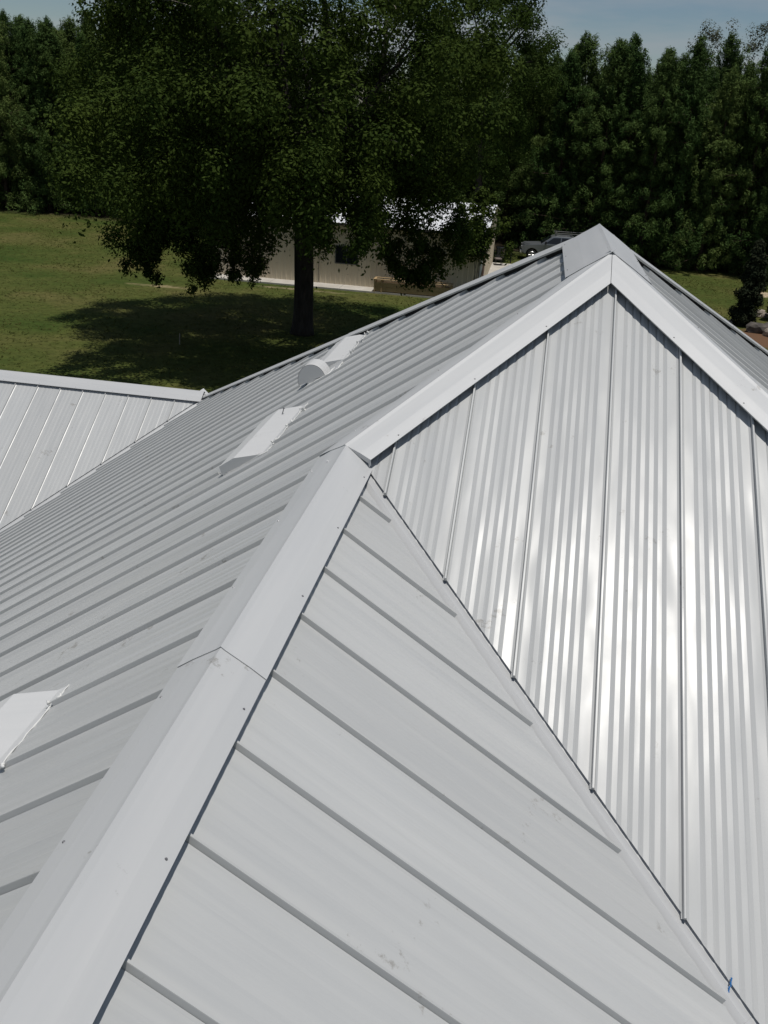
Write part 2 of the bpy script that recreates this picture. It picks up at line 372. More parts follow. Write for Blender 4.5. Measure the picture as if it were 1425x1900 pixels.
def lay(face, seams, p, top, bot, bot_seam, kind, breaks=(), lip=True, seam_top=0.0, gaps=()):
    F = FACES[face]; r = random.Random(face)
    sgn = 1.0 if F['down'] > 0 else -1.0
    for u0 in seams:
        us = [(u0 + a, h) for a, h in striation(kind, p, r)]
        us = [(u, h + r.uniform(-.0003, .0003)) for u, h in us]
        for b in breaks:
            for i in range(len(us) - 1):
                if us[i][0] < b - 1e-6 and us[i + 1][0] > b + 1e-6:
                    t = (b - us[i][0]) / (us[i + 1][0] - us[i][0]); us.insert(i + 1, (b, us[i][1] * (1 - t) + us[i + 1][1] * t)); break
        rows = []
        for u, h in us:
            a, b = top(u), bot(u)
            if (b - a) * sgn < 0.012: continue
            rows.append((u, h, a, b))
        if len(rows) >= 2:
            mb = MB(); nseg = 5; nr = len(rows)
            ph = r.uniform(0, 6.28)
            for u, h, a, b in rows:
                for j in range(nseg + 1):
                    w = a + (b - a) * j / nseg
                    mb.v.append(tuple(FP(F, u, w) + F['n'] * (HB + h)))
            for i in range(nr - 1):
                for j in range(nseg):
                    q = (i * (nseg + 1) + j, i * (nseg + 1) + j + 1, (i + 1) * (nseg + 1) + j + 1, (i + 1) * (nseg + 1) + j)
                    mb.f.append(q)
            mid = rows[nr // 2]
            O = FP(F, u0, mid[2])
            mw = Matrix(((F['U'].x, F['V'].x, F['n'].x, O.x), (F['U'].y, F['V'].y, F['n'].y, O.y), (F['U'].z, F['V'].z, F['n'].z, O.z), (0, 0, 0, 1)))
            o = mb.build('roof_panel', M['roof'], house, mw)
            if (o.data.polygons[0].normal.z < 0): o.data.flip_normals()
            # seam on the u0 side of this sheet: a folded rib with a closed end
            a, b = top(u0) + seam_top * sgn, bot_seam(u0)
            runs = [(a, b)]
            for (g0, g1, hi, lo) in gaps:
                if g0 < u0 < g1: runs = [(a, hi), (lo, b)]
            for a, b in runs:
                if (b - a) * sgn < 0.05: continue
                sb = MB(); hs = 0.026 if kind == 'bold' else 0.0245; bs_ = 0.0075 if kind == 'bold' else 0.0085; prof = [(-bs_ - .005, 0.0), (-bs_, 0.002), (-0.005, hs - .002), (-0.004, hs), (0.004, hs), (0.005, hs - .002), (bs_, 0.002), (bs_ + .005, 0.0)]
                k = len(prof)
                for w in (a, b):
                    for du, h in prof: sb.v.append(tuple(FP(F, u0 + du, w) + F['n'] * (HB + h)))
                for i in range(k - 1): sb.f.append((i, i + 1, k + i + 1, k + i))
                sb.f += [tuple(range(k)), tuple(range(2 * k - 1, k - 1, -1))]
                sb.build('standing_seam', M['roof'], o, mw)

P1 = 0.4192
lay('left', [8.1227 - P1 * k for k in range(-1, 45)], P1, left_top, left_bottom(0.26), left_bottom(0.275), 'soft', (L_, 0, JY, YW), gaps=[(y0 - .04, y1 + .04, -2.25 + .06, -2.25 - .37) for y0, y1 in ((2.93, 4.15), (.02, 1.27), (-4.26, -3.04), (2.36, 2.76))])
lay('hip', [-1.1057 + 0.3814 * k for k in range(-1, 28)], 0.3814, hip_top, hip_bottom(0.084), hip_bottom(0.075), 'bold', (0,))
lay('ext', [-1.8134 - 0.41 * k for k in range(0, 22)], 0.41, lambda y: -A_, ext_bottom(0.062), ext_bottom(0.066), 'soft', (JY,))
lay('ext', [-1.8134 + 0.0005], 0.37, lambda y: -A_, ext_bottom(0.062), lambda y: -A_, 'soft', (JY,))
lay('right', [0.21 + 0.41 * k for k in range(-24, 26)], 0.41, right_top, lambda y: -ZE / S4, lambda y: -ZE / S4, 'soft', (L_, 0))
lay('wing', [-6.2093 - 0.4134 * k for k in range(-1, 26)], 0.4134, lambda x: YW, wing_bottom(0.087), wing_bottom(0.080), 'soft')

# deck under the sheets (dark underlay, one closed skin) and the walls that carry the roof
dk = MB()
def poly(F, pts, dz=-0.012): dk.face([FP(FACES[F], u, w) + FACES[F]['n'] * dz for u, w in pts])
yv = YW + (ZE - ZW) / S5; xe = ZE / S1; ye = ZE / S2
poly('left', [(YB, -A_), (JY, -A_), (0, 0), (L_, 0), (YW, ZW / S1), (yv, xe), (YB, xe)])
xh = -ZE / S4; xv = -A_ + (-S1 * A_ - ZE) / S3
poly('hip', [(-A_, JY), (0, 0), (xh, ye), (xv, ye)])
poly('ext', [(YB, -A_), (JY, -A_), (ye, xv), (YB, xv)])
yfr = L_ - ZE / S6
poly('right', [(0, 0), (L_, 0), (yfr, xh), (ye, xh)])
WX = -16.5
poly('wing', [(ZW / S1, YW), (WX, YW), (WX, yv), (xe, yv)])
dk.build('roof_deck', M['deck_and_shade'], house)
fr = MB()
fr.face([Vector((0, L_, 0.02)), Vector((xh, yfr, ZE)), Vector((ZW / S1 , yfr, ZE)), Vector((ZW / S1, YW, ZW + .02))])
fr.face([Vector((ZW / S1, YW, ZW + 0.02)), Vector((ZW / S1, yfr, ZE)), Vector((WX, yfr, ZE)), Vector((WX, YW, ZW + .02))])
fr.build('rear_roof_slope', M['roof'], house)
wl = MB(); ins = 0.45
def wallrun(pts, z1=ZE + 0.12):
    for a, b in zip(pts, pts[1:]): wl.face([(*a, ZG), (*b, ZG), (*b, z1), (*a, z1)])
wallrun([(WX + ins, yfr - ins), (WX + ins, yv + ins), (xe + ins, yv + ins), (xe + ins, YB + ins), (xv - ins, YB + ins), (xv - ins, ye + ins), (xh - ins, ye + ins), (xh - ins, yfr - ins), (WX + ins, yfr - ins)])
wl.face([(xe + ins, YB + ins, ZE + .12), (xv - ins, YB + ins, ZE + .12), (-A_, YB + ins, -S1 * A_ - 0.3)])
wl.face([(WX + ins, yfr - ins, ZE + .12), (WX + ins, yv + ins, ZE + .12), (WX + ins, YW, ZW - .3)])
wl.build('wall', M['siding'], house)

# ------------------------------------------------------------------ ridge and hip caps
HC = 0.068
def cap_piece(name, A, B, nL, nR, w=0.143, h=HC, endA=None, endB=None, lip=0.016, closure=True, extra=0.0, wL=None, tab=False):
    A, B = Vector(A), Vector(B); t = (B - A).normalized()
    def wing(n):
        d = n.cross(t).normalized()
        return d if d.z < 0 else -d
    dL, dR = wing(nL), wing(nR); c = (nL + nR).normalized(); hc = (h + extra) / c.dot(nL)
    wl_ = wL or w
    prof = [dL * (wl_ - 0.006) + nL * (h + extra - lip), dL * wl_ + nL * (h + extra), dL * wl_ * .5 + nL * (h + extra + .002), dL * .02 + c * hc * .985, c * hc, dR * .02 + c * hc * .985, dR * w * .5 + nR * (h + extra + .002), dR * w + nR * (h + extra), dR * (w - 0.006) + nR * (h + extra - lip)]
    mb = MB(); k = len(prof)
    def clip(p, pl):
        n, cst = Vector(pl[0]), pl[1]; den = n.dot(t)
        return p + t * ((cst - n.dot(p)) / den)
    s0 = [clip(A + q, endA(i)) if endA else A + q for i, q in enumerate(prof)]
    s1 = [clip(B + q, endB(i)) if endB else B + q for i, q in enumerate(prof)]
    if tab:
        o_ = len(mb.v); mb.v += [tuple(q) for q in s0] + [tuple(q - c * .03 - t * .008) for q in s0]
        mb.f += [(o_ + i + 1, o_ + i, o_ + k + i, o_ + k + i + 1) for i in range(k - 1)]
    ns = 6; b_ = len(mb.v)
    for j in range(ns + 1): mb.v += [tuple(a.lerp(b, j / ns)) for a, b in zip(s0, s1)]
    for j in range(ns):
        for i in range(k - 1): mb.f.append((b_ + j * k + i, b_ + j * k + i + 1, b_ + (j + 1) * k + i + 1, b_ + (j + 1) * k + i))
    mid = (A + B) / 2; x = t; z = c; y = z.cross(x)
    mw = Matrix(((y.x, x.x, z.x, mid.x), (y.y, x.y, z.y, mid.y), (y.z, x.z, z.z, mid.z), (0, 0, 0, 1)))
    o = mb.build(name, M['cap'], house, mw)
    if o.data.polygons[-3].normal.z < 0: o.data.flip_normals()
    so_ = o.modifiers.new('gauge', 'SOLIDIFY'); so_.thickness = 0.0025; so_.offset = -1
    if closure:                                     # folded closure strip set back under each edge, painted near-black for the shade there
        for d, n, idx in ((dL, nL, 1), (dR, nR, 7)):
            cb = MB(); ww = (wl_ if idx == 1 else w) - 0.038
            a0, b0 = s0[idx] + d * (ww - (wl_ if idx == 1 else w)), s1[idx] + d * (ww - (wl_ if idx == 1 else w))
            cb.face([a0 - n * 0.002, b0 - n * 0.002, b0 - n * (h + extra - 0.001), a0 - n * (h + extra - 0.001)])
            cb.build('closure_strip', M['deck_and_shade'], o, mw)
    # pancake screws along both edges
    Ltot = (B - A).length
    for d, n, idx in ((dL, nL, 1), (dR, nR, 7)):
        q = 0.25
        while q < Ltot - 0.1:
            pnt = s0[idx].lerp(s1[idx], q / Ltot) - d * 0.022 + n * 0.001
            sb = MB(); sb.tube([pnt, pnt + n * 0.003], [0.005, 0.003], 6)
            sb.build('screw', M['screw'], o, mw); q += 0.62 + 0.05 * math.sin(q * 9)
    return o
nl, nh, ne, nr_, nw, nf = (FACES[k]['n'] for k in ('left', 'hip', 'ext', 'right', 'wing', 'far'))
Pk = Vector((0, 0, 0)); Q = Vector((0, L_, 0)); J = Vector((-A_, JY, -S1 * A_)); W_ = Vector((ZW / S1, YW, ZW))
ridge_dir = Vector((0, -1, 0))
# low ridge towards the viewer, in lengths that lap each other
cap_piece('ridge_cap', J + Vector((0, 0.03, 0)), (-A_, -3.56, J.z), nl, ne, extra=0.004)
cap_piece('ridge_cap', (-A_, -3.50, J.z), (-A_, -6.6, J.z), nl, ne)
cap_piece('ridge_cap', (-A_, -6.54, J.z), (-A_, YB, J.z), nl, ne, extra=0.004)
# hips from the peak
endP_left = lambda i: ((1, 0, 0), -0.0015) if i >= 4 else ((0, 1, 0), 0.06)
endP_right = lambda i: ((1, 0, 0), 0.0015) if i <= 4 else ((0, 1, 0), 0.06)
cap_piece('hip_cap', J, Pk, nl, nh, extra=0.009, endA=lambda i: ((0.45, 1, 0), JY - 0.45 * A_ - 0.012), endB=endP_left, tab=True)
mid1 = Vector((0.95, -0.95 * S4 / S2, -0.95 * S4)); mid2 = Vector((4.0, -4.0 * S4 / S2, -4.0 * S4)); cor = Vector((xh, ye, ZE))
cap_piece('hip_cap', mid1 + (mid1 - Pk).normalized() * .05, Pk, nh, nr_, extra=0.009, endB=endP_right)
cap_piece('hip_cap', mid2, mid1, nh, nr_, extra=0.005)
cap_piece('hip_cap', cor, mid2 + (mid2 - Pk).normalized() * -.05, nh, nr_, extra=0.009)
# short ridge and the two far hips
cap_piece('ridge_cap', (0, -0.02, 0), (0, L_ + 0.1, 0), nl, nr_, w=0.27, extra=0.014)
fc = Vector((xh, yfr, ZE))
fm1 = Q.lerp(W_, 0.45)
cap_piece('hip_cap', Q, fm1, nl, nf, extra=0.004, w=0.16)
cap_piece('hip_cap', fm1 - (W_ - Q).normalized() * .06, W_ + (W_ - Q).normalized() * .25, nl, nf, extra=0.0, w=0.16)
fr1 = Q.lerp(fc, 0.25)
cap_piece('hip_cap', Q, fr1, nf, nr_, extra=0.004, w=0.16)
cap_piece('hip_cap', fr1 - (fc - Q).normalized() * .06, fc, nf, nr_, extra=0.0, w=0.16)
# ridge of the wing on the left
cap_piece('ridge_cap', W_ + Vector((-0.13, 0, 0)), (WX, YW, ZW), nw, Vector((0, S6, 1)).normalized(), w=0.19)

# ------------------------------------------------------------------ valley flashings
def valley(A, B, nA, nB, half=0.2, crimp=0.034, shift=0.0):
    A, B = Vector(A), Vector(B); t = (B - A).normalized()
    def up(n):
        d = n.cross(t).normalized(); return d if d.z > 0 else -d
    dA, dB = up(nA), up(nB); c = (nA + nB).normalized()
    mb = MB(); lift = 0.006
    prof = [dA * half + nA * lift, dA * 0.040 + nA * lift, dA * 0.018 + nA * (crimp + lift), dA * .014 + nA * (crimp + lift), dB * .055 + nB * lift, dB * half + nB * lift]
    for q in (A, B): mb.v += [tuple(q + p) for p in prof]
    k = len(prof); mb.f = [(i, i + 1, k + i + 1, k + i) for i in range(k - 1)]
    mid = (A + B) / 2; z = c; x = t; y = z.cross(x)
    mw = Matrix(((y.x, x.x, z.x, mid.x), (y.y, x.y, z.y, mid.y), (y.z, x.z, z.z, mid.z), (0, 0, 0, 1)))
    o = mb.build('valley_flashing', M['cap'], house, mw)
    if o.data.polygons[0].normal.z < 0: o.data.flip_normals()
    return o
vy = lambda x: zr(x) / S2
Vb = Vector((xv, ye, ZE))
Va = J + Vector((0, 0, 0)); d_ = (Vb - J)
valley(J + d_ * 0.004, J + d_ * 0.235, ne, nh); 
valley(J + d_ * 0.232 + Vector((0, 0, -0.002)), Vb, ne, nh)
Wb = Vector((xe, yv, ZE))
valley(W_, W_.lerp(Wb, .12), nl, nw, half=.24); valley(W_.lerp(Wb, .118) + Vector((0, 0, -.002)), W_.lerp(Wb, .86), nl, nw, half=.24); valley(W_.lerp(Wb, .858), Wb, nl, nw, half=.24)

# ------------------------------------------------------------------ roof vents
def sealant(o, mw, pts, rad, seed):
    r = random.Random(seed); mb = MB()
    for a, b in pts:
        a, b = Vector(a), Vector(b); n = max(2, int((b - a).length / 0.035)); P = []
        for i in range(n + 1):
            P.append(a.lerp(b, i / n) + Vector((r.uniform(-.003, .003), r.uniform(-.003, .003), r.uniform(-.002, .001))))
        mb.tube(P, [rad * r.uniform(.5, 1.5) for _ in P], 6)
    return mb.build('sealant', M['seal'], o, mw, smooth=True)
def left_pt(x, y, h=0.0): return Vector((x, y, S1 * x)) + nl * h
def ridge_vent(y0, y1, xu=-2.25):
    """four-foot off-ridge vent: shallow top sheet, closed cheeks, open lip on the downhill side"""
    v = FACES['left']['V']
    def S(d, h): return left_pt(xu, 0, 0) + v * d + nl * (h + HB)
    prof = [S(0.0, 0.004), S(0.21, 0.078), S(0.345, 0.074), S(0.36, 0.020)]
    O = left_pt(xu, y0); F = FACES['left']
    mw = Matrix(((F['U'].x, F['V'].x, F['n'].x, O.x), (F['U'].y, F['V'].y, F['n'].y, O.y), (F['U'].z, F['V'].z, F['n'].z, O.z), (0, 0, 0, 1)))
    top = MB()
    P = [Vector((p.x, 0, p.z)) for p in prof]
    at = lambda p, y: Vector((p.x, y, p.z))
    top.face([at(P[0], y0), at(P[0], y1), at(P[1], y1), at(P[1], y0)])
    top.face([at(P[1], y0), at(P[1], y1), at(P[2], y1), at(P[2], y0)])
    top.face([at(P[2], y0), at(P[2], y1), at(P[2].lerp(P[3], .45), y1), at(P[2].lerp(P[3], .45), y0)])
    fl = [Vector((0, 0, 0))]
    o = top.build('off_ridge_vent', M['vent'], house, mw); s_ = o.modifiers.new('gauge', 'SOLIDIFY'); s_.thickness = 0.003
    for y in (y0, y1):
        c = MB(); base = [S(0.0, -0.02), S(0.352, -0.02)]
        q = [at(base[0], y), at(P[0], y), at(P[1], y), at(P[2], y), at(P[3], y), at(base[1], y)]
        c.face(q); k = c.build('vent_cheek', M['vent'], o, mw); s2 = k.modifiers.new('gauge', 'SOLIDIFY'); s2.thickness = 0.003; s2.offset = 0
    fl = MB(); fl.face([at(S(-0.05, 0.0015), y0 - .01), at(S(-0.05, 0.0015), y1 + .01), at(S(0.02, 0.0055), y1 + .01), at(S(0.02, 0.0055), y0 - .01)])
    fl.build('vent_flange', M['vent'], o, mw)
    ib = MB(); ib.face([at(S(0.2, 0.0), y0 + .01), at(S(0.2, 0.0), y1 - .01), at(S(0.2, 0.07), y1 - .01), at(S(0.2, 0.07), y0 + .01)]); ib.build('vent_throat', M['deck_and_shade'], o, mw)
    u = at(S(-.05, .004), 0); dn = at(S(0.34, .004), 0)
    sealant(o, mw, [(at(u, y0 - .01), at(u, y1 + .01)), (at(u, y0 - .012), at(dn, y0 - .012))], 0.0035, int(y0 * 100))
    # blobs where the ribs were cut
    bl = MB(); r = random.Random(int(y0 * 77))
    for k in range(-3, 46):
        ys = 8.1227 - P1 * k
        if y0 - .05 < ys < y1 + .05:
            for j in range(5):
                c = at(S(-0.07, 0.0), ys) + Vector((r.uniform(-.03, .03), r.uniform(-.03, .03), 0)); c.z = S1 * c.x + r.uniform(.025, .06)
                bl.tube([c, c + Vector((r.uniform(-.02, .02), r.uniform(-.02, .02), r.uniform(.0, .02)))], [.009, .005], 6)
    bl.build('sealant_blob', M['seal'], o, mw, smooth=True)
    return o
tag(ridge_vent(2.93, 4.15), 'off-ridge vent farthest up the left slope, beside the round hood')
tag(ridge_vent(0.02, 1.27), 'off-ridge vent in the middle of the left slope, with a loose screw on top')
tag(ridge_vent(-4.26, -3.04), 'off-ridge vent at the left edge of the picture')
# loose screw on the middle vent
v_ = FACES['left']['V']; sp = left_pt(-2.25, 1.08) + v_ * 0.13 + nl * 0.0705
scw = MB(); scw.tube([sp, sp + Vector((0.006, 0.004, .02)), sp + Vector((0.012, 0.008, 0.05))], [0.004, 0.0045, 0.004], 6); e_ = sp + Vector((0.012, 0.008, .05)); scw.tube([e_, e_ + Vector((.001, .001, .006))], [.011, .009], 8)
tag(scw.build('loose_screw', M['screw']), 'small dark loose screw standing on the middle roof vent', 'screw')

def gooseneck(y0=2.42, y1=2.65):
    F = FACES['left']; O = left_pt(-2.45, y0)
    mw = Matrix(((F['U'].x, F['V'].x, F['n'].x, O.x), (F['U'].y, F['V'].y, F['n'].y, O.y), (F['U'].z, F['V'].z, F['n'].z, O.z), (0, 0, 0, 1)))
    c = Vector((-2.462, 0, -1.628)); rr = 0.155
    arc = []
    for i in range(19):
        an = R(18 + i * (205 - 18) / 18); arc.append((c.x + rr * math.cos(an) * 0.9, c.z + rr * math.sin(an)))
    bx0 = -2.285; base0 = (bx0, S1 * bx0 + .02); neck = (-2.50, -1.655); base1 = (-2.515, S1 * -2.515 + .02)
    outline = [base0] + arc + [neck, base1]
    o = MB()
    strip = [base0] + arc
    for a, b in zip(strip, strip[1:]): o.face([(a[0], y0, a[1]), (a[0], y1, a[1]), (b[0], y1, b[1]), (b[0], y0, b[1])])
    ob = o.build('gooseneck_vent', M['vent'], house, mw); s_ = ob.modifiers.new('gauge', 'SOLIDIFY'); s_.thickness = .003
    for y in (y0, y1):
        k = MB(); cen = (-2.45, -1.62)
        for a, b in zip(outline, outline[1:] + outline[:1]): k.face([(cen[0], y, cen[1]), (a[0], y, a[1]), (b[0], y, b[1])])
        k.build('hood_cheek', M['vent'], ob, mw)
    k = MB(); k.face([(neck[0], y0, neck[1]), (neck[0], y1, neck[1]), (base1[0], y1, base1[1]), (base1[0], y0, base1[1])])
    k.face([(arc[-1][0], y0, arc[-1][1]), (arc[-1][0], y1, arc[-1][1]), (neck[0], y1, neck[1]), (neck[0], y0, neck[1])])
    k.build('hood_throat', M['deck_and_shade'], ob, mw)
    k = MB(); q = lambda x, y: left_pt(x, y, .026)
    k.face([q(-2.20, y0 - .08), q(-2.20, y1 + .08), q(-2.60, y1 + .08), q(-2.60, y0 - .08)]); k.build('hood_flange', M['cap'], ob, mw)
    sealant(ob, mw, [(q(-2.275, y0 - .01), q(-2.52, y0 - .01)), (q(-2.275, y0 - .01), q(-2.275, y1)), (q(-2.20, y0 - .08), q(-2.20, y1 + .08))], .006, 5)
    tag(ob, 'round-topped gooseneck exhaust hood')
gooseneck()
# scrap of blue film caught on the valley edge
bt = MB(); b0 = Vector((0.595, zr(.595) / S2 + .085, 0)); b0.z = S2 * b0.y + .03
for i in range(4):
    a = b0 + Vector((-.004 * i, -.012 * i, -.010 * i + .004)); bt.tube([a, a + Vector((-.003 + .004 * (i % 2), -.014, -.009))], [.004, .002], 5)
tag(bt.build('tape_scrap', M['blue']), 'tiny scrap of blue film caught on the valley edge', 'tape')

# ------------------------------------------------------------------ trees
def leaves(centers, radii, counts, lsize, squash=1.0, droop=0.0, aspect=0.45, updir=None, updamp=0.0, shell=0.35):
    out = []
    for c, r, n in zip(centers, radii, counts):
        n = int(n); d = RNG.normal(size=(n, 3)); d /= np.linalg.norm(d, axis=1)[:, None] + 1e-9
        rad = r * (shell + (1 - shell) * RNG.random(n)) ** 0.6
        p = d * rad[:, None]; p[:, 2] *= squash; p[:, 2] -= droop * np.abs(RNG.normal(size=n)) * r
        p += np.array(c)
        nn = d * .75 + np.array((0, 0, .55)) + RNG.normal(size=(n, 3)) * .30; nn /= np.linalg.norm(nn, axis=1)[:, None] + 1e-9
        a = RNG.normal(size=(n, 3))
        if updir is not None: a = a * (1 - updamp) + np.array(updir) * updamp * 2 + d * updamp * 1.2
        a -= nn * (a * nn).sum(1)[:, None]; a /= np.linalg.norm(a, axis=1)[:, None] + 1e-9
        b = np.cross(nn, a)
        s = lsize * RNG.uniform(.6, 1.35, n); a = a * s[:, None]; b = b * (s * aspect)[:, None]
        out.append(np.stack([p - a * .5, p + b * .5, p + a * .5, p - b * .5], 1))
    return np.concatenate(out)
def limb(mb, p0, p1, r0, r1, bend=0.15, n=7, sides=7, seed=0):
    r = random.Random(seed); p0, p1 = Vector(p0), Vector(p1); L = (p1 - p0).length
    off = Vector((r.uniform(-1, 1), r.uniform(-1, 1), r.uniform(-.3, .9))) * bend * L; P = []
    for i in range(n + 1):
        t = i / n; P.append(p0.lerp(p1, t) + off * math.sin(math.pi * t) * .6 + Vector((r.uniform(-1, 1), r.uniform(-1, 1), r.uniform(-1, 1))) * L * .012)
    mb.tube(P, [r0 + (r1 - r0) * (i / n) for i in range(n + 1)], sides); return P

def make_tree(name, loc, trunk_mb, V, leafm, barkm, label, cat='tree', group=None, twigs=None):
    o = empty(name, loc, 0, label, cat, group)
    trunk_mb.build('trunk', barkm, o, WM[o.name], smooth=True, world=False)
    me = quads_mesh('crown', V); me.materials.append(leafm); c = bpy.data.objects.new('crown', me); link(c, o, WM[o.name])
    for t_ in twigs or (): t_.build('dead_branch', M['twig'], o, WM[o.name], world=False)
    return o

def live_oak():
    base = Vector((-11.25, 37.9, ZG)); tb = MB()
    rt = [.62, .53, .475, .46, .455, .47, .5]; zs = [0, .35, 1.0, 2.5, 4.2, 5.6, 6.8]
    tb.tube([(0.04 * math.sin(z), .03 * z, z) for z in zs], rt, 14)
    tips = []
    for i, (dx, dy, dz, r0) in enumerate([(-5.2, 1, 5.0, .27), (-3.0, -3.5, 6.5, .25), (1.0, -4.5, 6, .22), (4.6, -1.8, 4.6, .26), (4.2, 3.0, 6.5, .25), (-1.5, 4.5, 7, .24), (.3, .4, 9.5, .33), (-7.2, -1.2, 2.0, .2), (7.0, .2, 1.8, .2), (-2, 1, 8.5, .25)]):
        P = limb(tb, (0, .2, 6.3), (dx, dy + .2, 6.5 + dz), r0, .07, .13, 8, 8, i); tips.append(P[-1])
        for j in range(5):
            q = P[3 + j]; d = Vector((random.uniform(-1, 1), random.uniform(-1, 1), random.uniform(-.5, .7))) * 2.6
            limb(tb, q, q + d, .07, .02, .2, 5, 5, i * 10 + j)
    C, Rd, N = [], [], []; C2, R2, N2 = [], [], []
    def put(x, y, z, r, n): C.append((x, y, z)); Rd.append(r); N.append(n)
    # dome of clumps, denser towards the outside
    for i in range(520):
        d = RNG.normal(size=3); d /= np.linalg.norm(d)
        f = RNG.uniform(.5, 1.02) ** .7
        x, y, z = d[0] * 8.9 * f, d[1] * 9.6 * f - 1.2, 11.6 + d[2] * 7.8 * f
        rho = math.hypot(x / 8.6, y / 8)
        low = (6.3 - 1.2 * rho if x < 0 else 6.9 - .6 * rho) + RNG.normal() * .5
        if z < low: z = low + RNG.random() * 1.2
        put(x, y, z, RNG.uniform(.75, 1.35), RNG.integers(150, 260))
    # low drooping boughs on the left and on the right
    def bough(x0, x1, y0, y1, z0, z1, n, r0=.4, r1=.75, cnt=130):
        for i in range(n):
            C2.append((RNG.uniform(x0, x1), RNG.uniform(y0, y1), RNG.uniform(z0, z1))); R2.append(RNG.uniform(r0, r1) * .85); N2.append(cnt * RNG.uniform(.6, 1.3))
    bough(-8.8, -5.6, -2.4, 2, 4.0, 7.2, 44, .55, .95, 170); bough(-8.6, -7.4, -1.6, .8, 2.9, 5.0, 16); bough(-7.7, -7.0, -1.2, .4, 2.1, 4.2, 12, .25, .45, 70)
    bough(-6.4, -3.4, -2.2, 1.2, 3.4, 6.6, 34, .5, .85, 160); bough(-5.6, -4.2, -1.6, .6, 2.5, 4.2, 16, .35, .6, 110); bough(-4.4, -1.9, -1.8, .8, 3.2, 6.2, 34, .4, .65, 130); bough(-3.6, -2.2, -1.4, .4, 2.5, 3.6, 9, .25, .42, 80)
    bough(-7, 3.5, -12, -8, 6.6, 11, 60, .8, 1.2, 190); bough(-10.4, -8.5, -4, 3, 7.6, 12.5, 30, .8, 1.2, 190)  # front and far-left boughs added to stretch the oak's cast shadow
    bough(-2.2, 2.2, -6.5, -3.0, 5.9, 8.8, 26, .6, .95, 170); bough(-7, 5, -9.5, -5, 6.0, 10.0, 50, .7, 1.1, 190)
    bough(-5.3, -4.6, -1.4, 0, 1.9, 3.2, 8, .2, .4, 60)
    bough(1.0, 3.0, -2.4, .6, 4.4, 6.4, 14, .4, .7, 120); bough(2.6, 7.6, -2.4, 1.0, 4.5, 6.4, 24, .4, .7, 120); bough(4.3, 6.6, -1.6, .4, 3.3, 5.0, 20, .35, .55, 120)
    bough(5.3, 6.1, -1.2, .2, 3.1, 3.9, 9, .25, .42, 90); bough(3.9, 4.7, -1.2, .2, 3.6, 4.8, 10, .25, .4, 80); bough(6.6, 8.2, -1.4, 1, 4.2, 6.4, 14, .4, .7, 110)
    V = np.concatenate([leaves(C, Rd, [n * 1.9 for n in N], .175, .8, .10, .55), leaves(C2, R2, [n * 1.9 for n in N2], .165, 1.1, .55, .5, shell=.05)])
    tw = []; rr = random.Random(3)
    for i in range(26):
        a = Vector((rr.uniform(-7, 7), rr.uniform(-7.5, -4), rr.uniform(8, 17))); b_ = MB(); limb(b_, a, a + Vector((rr.uniform(-1, 1), rr.uniform(-.6, .2), rr.uniform(-.3, .6))), .018, .006, .3, 4, 4, i); tw.append(b_)
    make_tree('oak_tree', base, tb, V, M['oakleaf'], M['bark'], 'large dark spreading oak standing in front of the shed, boughs hanging low', twigs=tw)
live_oak()

def pine_proto(seed, H=15.2, rb=3.2, n=190):
    """bushy young pine: long limbs down to the ground, each ending in upturned plumes"""
    r = random.Random(seed); tb = MB(); tb.tube([(0.05 * math.sin(z * .7), .05 * math.cos(z * .5), z) for z in (0, 1, 3, 6, 9, 12, H - 1.0)], [.19, .165, .15, .125, .09, .055, .015], 8)
    C, Rd, N = [], [], []
    for i in range(n):
        t = ((i + r.random()) / n) ** 1.1; z = 0.35 + t * (H - .8); a = i * 2.399 + r.uniform(-.6, .6)
        prof = (1 - t) ** .58 * (.85 + .3 * math.sin(t * 13 + seed * 2 + a))
        L = rb * max(prof, .04) * r.uniform(.5, 1.25) + .1
        end = Vector((math.cos(a) * L, math.sin(a) * L, z + L * r.uniform(-.18, .3)))
        if i % 3 == 0: limb(tb, (0, 0, z), end, .035, .01, .08, 3, 4, i)
        for k in range(4):
            f = (.4, .65, .85, 1.0)[k]; up = r.uniform(0, .5) * (1 if k > 1 else .4)
            c = Vector((0, 0, z)).lerp(end, f) + Vector((r.uniform(-.28, .28), r.uniform(-.28, .28), up * .5))
            C.append(tuple(c)); Rd.append(r.uniform(.26, .5) * (.6 + .4 * (1 - t))); N.append(46 if t < .8 else 26)
            if r.random() < .4: C.append(tuple(c + Vector((0, 0, .35)))); Rd.append(.2); N.append(20)
    for j in range(7):
        x, y, h = (0, 0, H) if j == 0 else (r.uniform(-.9, .9), r.uniform(-.9, .9), H - r.uniform(.6, 2.2))
        for k in range(7): C.append((x * (.6 + .06 * k), y * (.6 + .06 * k), h - 1.7 + k * .27)); Rd.append(.34 - .04 * k); N.append(26)
    V = leaves(C, Rd, N, .27, 1.2, 0, .2, (0, 0, 1), .5)
    bark, crown = tb.mesh('trunk'), quads_mesh('crown', V)
    bark.materials.append(M['pbark']); crown.materials.append(M['pineleaf'])
    return bark, crown
PINES = [pine_proto(s, 15.2, rb) for s, rb in ((1, 3.4), (2, 4.2), (3, 3.0), (4, 3.8), (5, 3.5))]
pines = []
